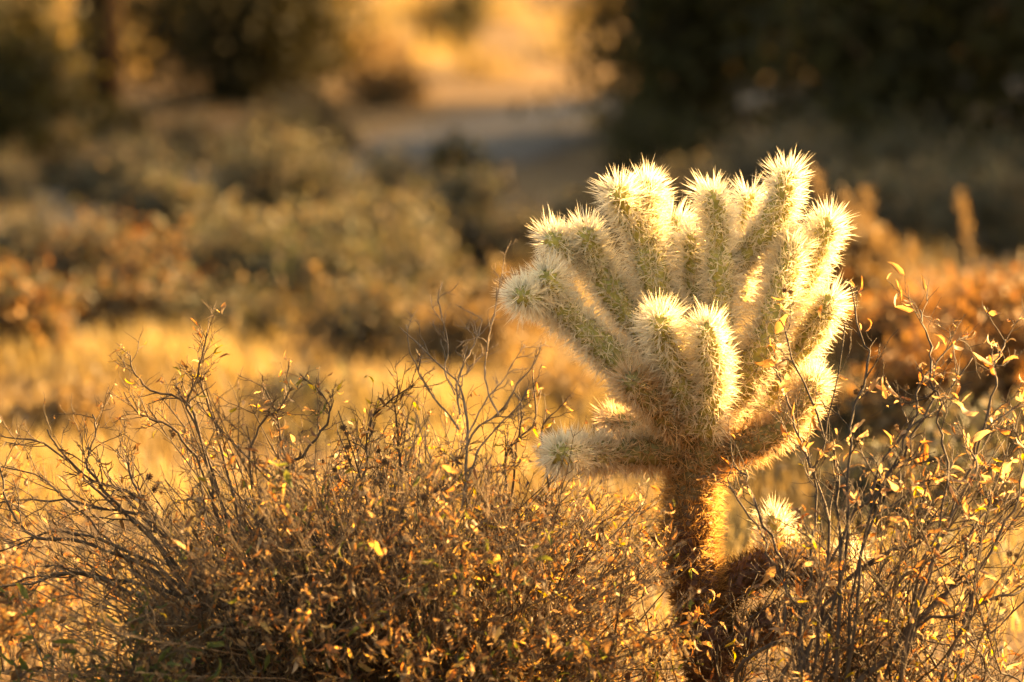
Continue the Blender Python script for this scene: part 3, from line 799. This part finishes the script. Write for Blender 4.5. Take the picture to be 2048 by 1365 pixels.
fan(s1, 45, (-60, 430), lambda x: np.interp(x, [-60, 150, 430], [960, 930, 930]), (8.5, 9.2), 0.08, r0=0.0018, side=12, depth=1, leafy_=0.55, pal=DRY, headp=0.15, L=0.075, tmin=0.35)
s1.bark = tb
s1.lz = 0.7
fan(s1, 30, (1050, 1340), lambda x: np.interp(x, [1050, 1200, 1340], [880, 960, 1000]), (9.12, 9.35), 0.06, r0=0.0018, side=12, depth=1, leafy_=0.9, pal=TOP + DRY, headp=0.1, L=0.07, tmin=0.3)
# long bare branches reaching to the left edge
for tr in ([(430, 1300), (300, 1160), (215, 1060), (110, 960), (-20, 930)], [(450, 1290), (330, 1120), (205, 1010), (90, 900), (-10, 870)],
           [(430, 1250), (280, 1170), (120, 1150), (-30, 1190)], [(440, 1200), (330, 1080), (190, 1010), (60, 1000), (-30, 1010)],
           [(420, 1230), (260, 1100), (130, 1070), (40, 1080), (-30, 1120)], [(400, 1260), (200, 1155), (60, 1170), (-20, 1175)],
           [(380, 1180), (290, 1060), (215, 960), (210, 880), (185, 830)], [(370, 1160), (260, 1010), (130, 930), (95, 860)],
           [(380, 1150), (300, 1040), (260, 960), (235, 900)], [(350, 1170), (210, 1070), (80, 1040), (10, 950), (-5, 900)]):
    q = [s1.base + np.array([-0.2, 0, 0.02])] + [at(x, y, 8.75 + 0.03 * i) for i, (x, y) in enumerate(tr)]
    s1.stem(q, 0.0042, 0.0011, side=13, depth=1, leafy_=0.5, pal=('tan', 'brown', 'brown', 'pale'), headp=0.3, L=0.07, tmin=0.35, n=22)
# traced twigs on the upper outline
for tr in ([(440, 1060), (425, 960), (385, 830), (350, 800), (290, 780), (264, 745), (261, 712)], [(430, 960), (400, 880), (375, 820), (390, 770), (408, 700), (415, 662)],
           [(480, 1050), (440, 900), (405, 800), (395, 745), (400, 715)], [(600, 1080), (570, 930), (545, 830), (530, 775)],
           [(570, 1000), (600, 900), (640, 830), (635, 790), (600, 748)], [(720, 1050), (728, 930), (735, 850), (775, 800), (830, 770)],
           [(420, 1000), (360, 890), (300, 840), (268, 825), (248, 785)], [(500, 980), (520, 850), (555, 805), (590, 770)],
           [(810, 1040), (800, 900), (790, 830), (800, 770)], [(1010, 1060), (1030, 930), (1045, 860), (1040, 790)],
           [(1000, 1050), (1020, 900), (1070, 840), (1065, 755)], [(1090, 1050), (1100, 920), (1095, 850), (1120, 815)]):
    q = [s1.base + np.array([(at(*tr[0], 8.85)[0] - s1.base[0]) * 0.6, 0, 0.02])] + [at(x, y, 8.85 if tr[0][0] < 1000 else 9.15) for x, y in tr]
    s1.stem(q, 0.003, 0.0010, side=12, depth=1, leafy_=0.45, pal=TOP, headp=0.4, L=0.05, tmin=0.45, wob=0.002, n=24)
s1.finish(nhead=280)

# --- leafless grey twigs in front of it
s4 = Shrub('dead_twig_bush', 'leafless grey dead twigs standing upright above the dense dry shrub', at(905, 1365, 8.75)[:2], 104, GREYBARK)
for tr, r0 in (([(905, 1100), (926, 1000), (928, 920), (922, 840), (905, 770), (870, 730), (835, 690), (800, 655)], 0.0042),
           ([(926, 990), (945, 930), (965, 885), (1000, 850), (1035, 810), (1056, 775)], 0.003),
           ([(930, 900), (955, 855), (995, 828), (1040, 770), (1070, 730), (1082, 690)], 0.0028),
           ([(998, 830), (975, 785), (968, 735), (985, 640), (1000, 560), (1008, 525)], 0.0022),
           ([(920, 830), (915, 780), (925, 730), (950, 690), (965, 640)], 0.0024), ([(910, 790), (890, 740), (880, 690), (870, 620), (885, 565)], 0.002),
           ([(918, 860), (880, 800), (850, 745), (828, 700), (812, 650)], 0.0022), ([(930, 880), (975, 800), (1010, 750), (1050, 690)], 0.002),
           ([(915, 800), (940, 760), (955, 715)], 0.002), ([(905, 1080), (870, 980), (845, 890), (835, 830)], 0.0022)):
    q = [at(x, y, 8.7 + 0.02 * i) for i, (x, y) in enumerate(tr)]
    if tr[0][1] > 1050: q = [s4.base] + q
    s4.stem(q, r0 * 0.7, 0.0008, side=7, depth=1, leafy_=0.0, headp=0.0, L=0.045, tmin=0.25, wob=0.0015, n=24)
s4.finish()

# --- open brittlebush on the right
s2 = Shrub('open_brittlebush', 'open bare-branched brittlebush with sparse curled tan leaves right of the cactus', at(1680, 1365, 8.75)[:2], 102, (0.085, 0.058, 0.04), 0.030)
s2.droop = -0.15
SP2 = ('tan', 'tan', 'pale', 'pale', 'pale', 'rust')
for tr, r0, lf in (([(1600, 1400), (1660, 1270), (1745, 1180), (1850, 1120), (1960, 1070), (2070, 1020)], 0.0075, 1.2),
               ([(1700, 1400), (1790, 1320), (1850, 1200), (1890, 1120), (1960, 1060), (2040, 980)], 0.0085, 1.2),
               ([(1480, 1330), (1600, 1250), (1710, 1225), (1800, 1170), (1900, 1100), (1990, 1060)], 0.005, 0.8),
               ([(1560, 1400), (1640, 1220), (1665, 1080), (1650, 960), (1600, 850), (1560, 770), (1545, 730)], 0.0045, 0.8),
               ([(1620, 1390), (1665, 1150), (1685, 950), (1650, 820), (1600, 710), (1560, 640)], 0.004, 0.6),
               ([(1640, 1390), (1690, 1100), (1715, 880), (1755, 770), (1760, 700), (1725, 640), (1697, 562)], 0.004, 0.9),
               ([(1660, 1390), (1660, 1040), (1720, 890), (1800, 770), (1850, 710), (1935, 672)], 0.0045, 1.3),
               ([(1700, 1390), (1720, 1080), (1790, 900), (1850, 790), (1865, 700), (1852, 650), (1840, 620)], 0.004, 1.2),
               ([(1690, 1390), (1760, 1010), (1850, 820), (1900, 790), (1945, 715)], 0.004, 0.9),
               ([(1760, 1400), (1880, 1050), (1880, 860), (1850, 790)], 0.004, 1.2),
               ([(1800, 1400), (1900, 1080), (1990, 850), (2003, 750), (2010, 680)], 0.004, 1.2),
               ([(1800, 1400), (1930, 1000), (1960, 870), (2048, 790), (2090, 770)], 0.004, 1.2),
               ([(1850, 1400), (2000, 1100), (2040, 950), (2025, 840)], 0.004, 1.3),
               ([(1620, 1400), (1610, 1180), (1560, 1050), (1520, 980), (1450, 920)], 0.004, 0.5),
               ([(1600, 1400), (1590, 1200), (1640, 1010), (1660, 900), (1690, 650)], 0.0035, 0.8),
               ([(1580, 1400), (1540, 1210), (1500, 1060), (1455, 960)], 0.004, 0.4),
               ([(1780, 1400), (1850, 1230), (1990, 1180), (2080, 1120)], 0.006, 1.2),
               ([(1600, 1410), (1700, 1300), (1790, 1270), (1930, 1280), (2080, 1180)], 0.005, 1.2),
               ([(1650, 1400), (1680, 1230), (1760, 1060), (1870, 960), (1980, 930)], 0.004, 1.8)):
    q = [s2.base + np.array([(at(tr[0][0], 1365, 8.75)[0] - s2.base[0]) * 0.9 + s2.r.normal() * 0.03, s2.r.normal() * 0.08, 0.0])] + [at(x, y, 8.62 + 0.05 * i) for i, (x, y) in enumerate(tr)]
    s2.stem(q, r0 * 0.85, 0.0011, side=10, depth=1, leafy_=lf * 0.6, pal=SP2, headp=0.03, L=0.075, tmin=0.3, wob=0.006, n=28, direct=2)
o2 = lambda x: np.interp(x, [1480, 1600, 1700, 1800, 1900, 2050, 2100], [1180, 1060, 940, 930, 900, 860, 860])
s2.lz = 0.75
fan(s2, 76, (1500, 2130), o2, (8.4, 9.1), 0.12, r0=0.002, side=10, depth=1, leafy_=0.55, pal=SP2 + ('brown', 'olive'), headp=0.03, L=0.085, tmin=0.25, wob=0.006)
s2.finish()

# --- green leaved sprigs at the lower left corner
s5 = Shrub('green_sprig_bush', 'low dark sprigs with green leaves in the lower left corner', at(240, 1365, 8.5)[:2], 105, (0.12, 0.085, 0.05), 0.03)
fan(s5, 16, (20, 430), lambda x: np.interp(x, [0, 120, 430], [1180, 1190, 1210]), (8.35, 8.7), 0.05, side=8, depth=1, leafy_=1.6, pal=('green', 'green', 'brown', 'tan', 'green'), headp=0.2, L=0.06, tmin=0.3)
s5.finish(160)

# --- slightly blurred brittlebush further back at the left edge
s3 = Shrub('back_brittlebush', 'slightly blurred dry brittlebush at the picture edge behind the long bare branches', at(-60, 1365, 9.7)[:2], 103, BROWNBARK)
fan(s3, 30, (-200, 200), lambda x: np.interp(x, [-200, 40, 170], [930, 960, 1060]), (9.5, 9.9), 0.06, side=9, depth=1, leafy_=1.5, pal=DRY, headp=0.1, L=0.08, tmin=0.3)
s3.finish(120)

# ------------------------------------------------------------------ dry grass and stones
def grass():
    r = np.random.default_rng(9)
    pos = []
    while len(pos) < 60000:
        n = 20000
        y = r.uniform(9.7, 20, n); x = r.uniform(-1, 1, n) * (0.6 + y * 0.14)
        cl = 0.5 + 0.5 * np.sin(x * 5.1 + 1.3 * np.sin(y * 2.2)) * np.sin(y * 3.3 + 1.7 * np.sin(x * 2.7))
        dens = np.interp(y, [9.7, 11, 12.5, 13.6, 14.4, 15, 20], [0.25, 0.35, 0.7, 1.0, 0.6, 0.10, 0.05])
        keep = r.uniform(size=n) < dens * (0.06 + 1.3 * cl ** 2)
        pos += list(zip(x[keep], y[keep], cl[keep]))
    A = np.array(pos[:60000])
    far = []
    for c in range(260):                                   # tufts on the sand beyond the track
        y = r.uniform(26.5, 42); x = r.uniform(-1, 1) * y * 0.15
        n = r.integers(50, 150)
        far.append(np.stack([x + r.normal(size=n) * 0.10, y + r.normal(size=n) * 0.10, r.uniform(0.6, 2.4, n)], -1))
    A = np.vstack([A] + far); n = len(A)
    x, y, cl = A.T
    h = r.uniform(0.03, 0.12, n) * (0.6 + 0.8 * cl) * np.interp(y, [9.7, 12, 14.5, 17], [0.7, 0.9, 1.2, 0.9])
    a = r.uniform(0, 2 * math.pi, n); lean = r.uniform(0.1, 0.9, n) * h
    d = np.stack([np.cos(a), np.sin(a)], -1); s_ = np.stack([-d[:, 1], d[:, 0]], -1)
    w = r.uniform(0.0012, 0.0026, n) * np.where(y > 25, 2.2, 1.0)
    z0 = ground_z(x, y) - 0.004
    V = np.zeros((n, 5, 3))
    V[:, 0, :2] = A[:, :2] - s_ * w[:, None]; V[:, 1, :2] = A[:, :2] + s_ * w[:, None]; V[:, :2, 2] = z0[:, None]
    mid = A[:, :2] + d * (lean * 0.35)[:, None]
    V[:, 2, :2] = mid + s_ * (w * 0.8)[:, None]; V[:, 3, :2] = mid - s_ * (w * 0.8)[:, None]; V[:, 2:4, 2] = (z0 + h * 0.6)[:, None]
    V[:, 4, :2] = A[:, :2] + d * lean[:, None]; V[:, 4, 2] = z0 + h
    b = np.arange(n)[:, None] * 5
    c = np.array([0.34, 0.255, 0.125]) * r.uniform(0.7, 1.2, (n, 1)) * np.where((np.sin(x * 3.7 + 2) * np.sin(y * 2.1 + x) > 0.1)[:, None], np.array([1.2, 1.2, 1.1]), np.array([0.9, 0.85, 0.8]))
    me = mesh_np('dry_grass', V.reshape(-1, 3), tris=b + np.array([3, 2, 4]), quads=b + np.array([0, 1, 2, 3]), tint=np.repeat(c, 5, 0), mat=M_GRASS)
    o = obj('dry_grass', me, kind='stuff'); o['label'] = 'golden dry grass growing on the sand behind the shrubs'; o['category'] = 'grass'
grass()

def stones():
    r = np.random.default_rng(10)
    m = Mesh()
    t = (1 + 5 ** 0.5) / 2
    IV = nrm(np.array([(-1, t, 0), (1, t, 0), (-1, -t, 0), (1, -t, 0), (0, -1, t), (0, 1, t), (0, -1, -t), (0, 1, -t), (t, 0, -1), (t, 0, 1), (-t, 0, -1), (-t, 0, 1)]))
    IF = np.array([(0, 11, 5), (0, 5, 1), (0, 1, 7), (0, 7, 10), (0, 10, 11), (1, 5, 9), (5, 11, 4), (11, 10, 2), (10, 7, 6), (7, 1, 8), (3, 9, 4), (3, 4, 2), (3, 2, 6), (3, 6, 8), (3, 8, 9), (4, 9, 5), (2, 4, 11), (6, 2, 10), (8, 6, 7), (9, 8, 1)])
    for i in range(1500):
        y = r.uniform(9.6, 34); x = r.uniform(-1, 1) * (0.6 + y * 0.14)
        s_ = 0.006 + 0.02 * r.uniform() ** 3
        V = IV * (1 + r.normal(size=(12, 1)) * 0.12) * s_ * np.array([1, r.uniform(0.6, 1), 0.6])
        m.add(V + np.array([x, y, float(ground_z(x, y)) + s_ * 0.2]), T=IF)
    o = obj('gravel', m.mesh('gravel', M_STONE, smooth=False), kind='stuff'); o['label'] = 'small loose stones scattered on the sand'; o['category'] = 'gravel'
stones()
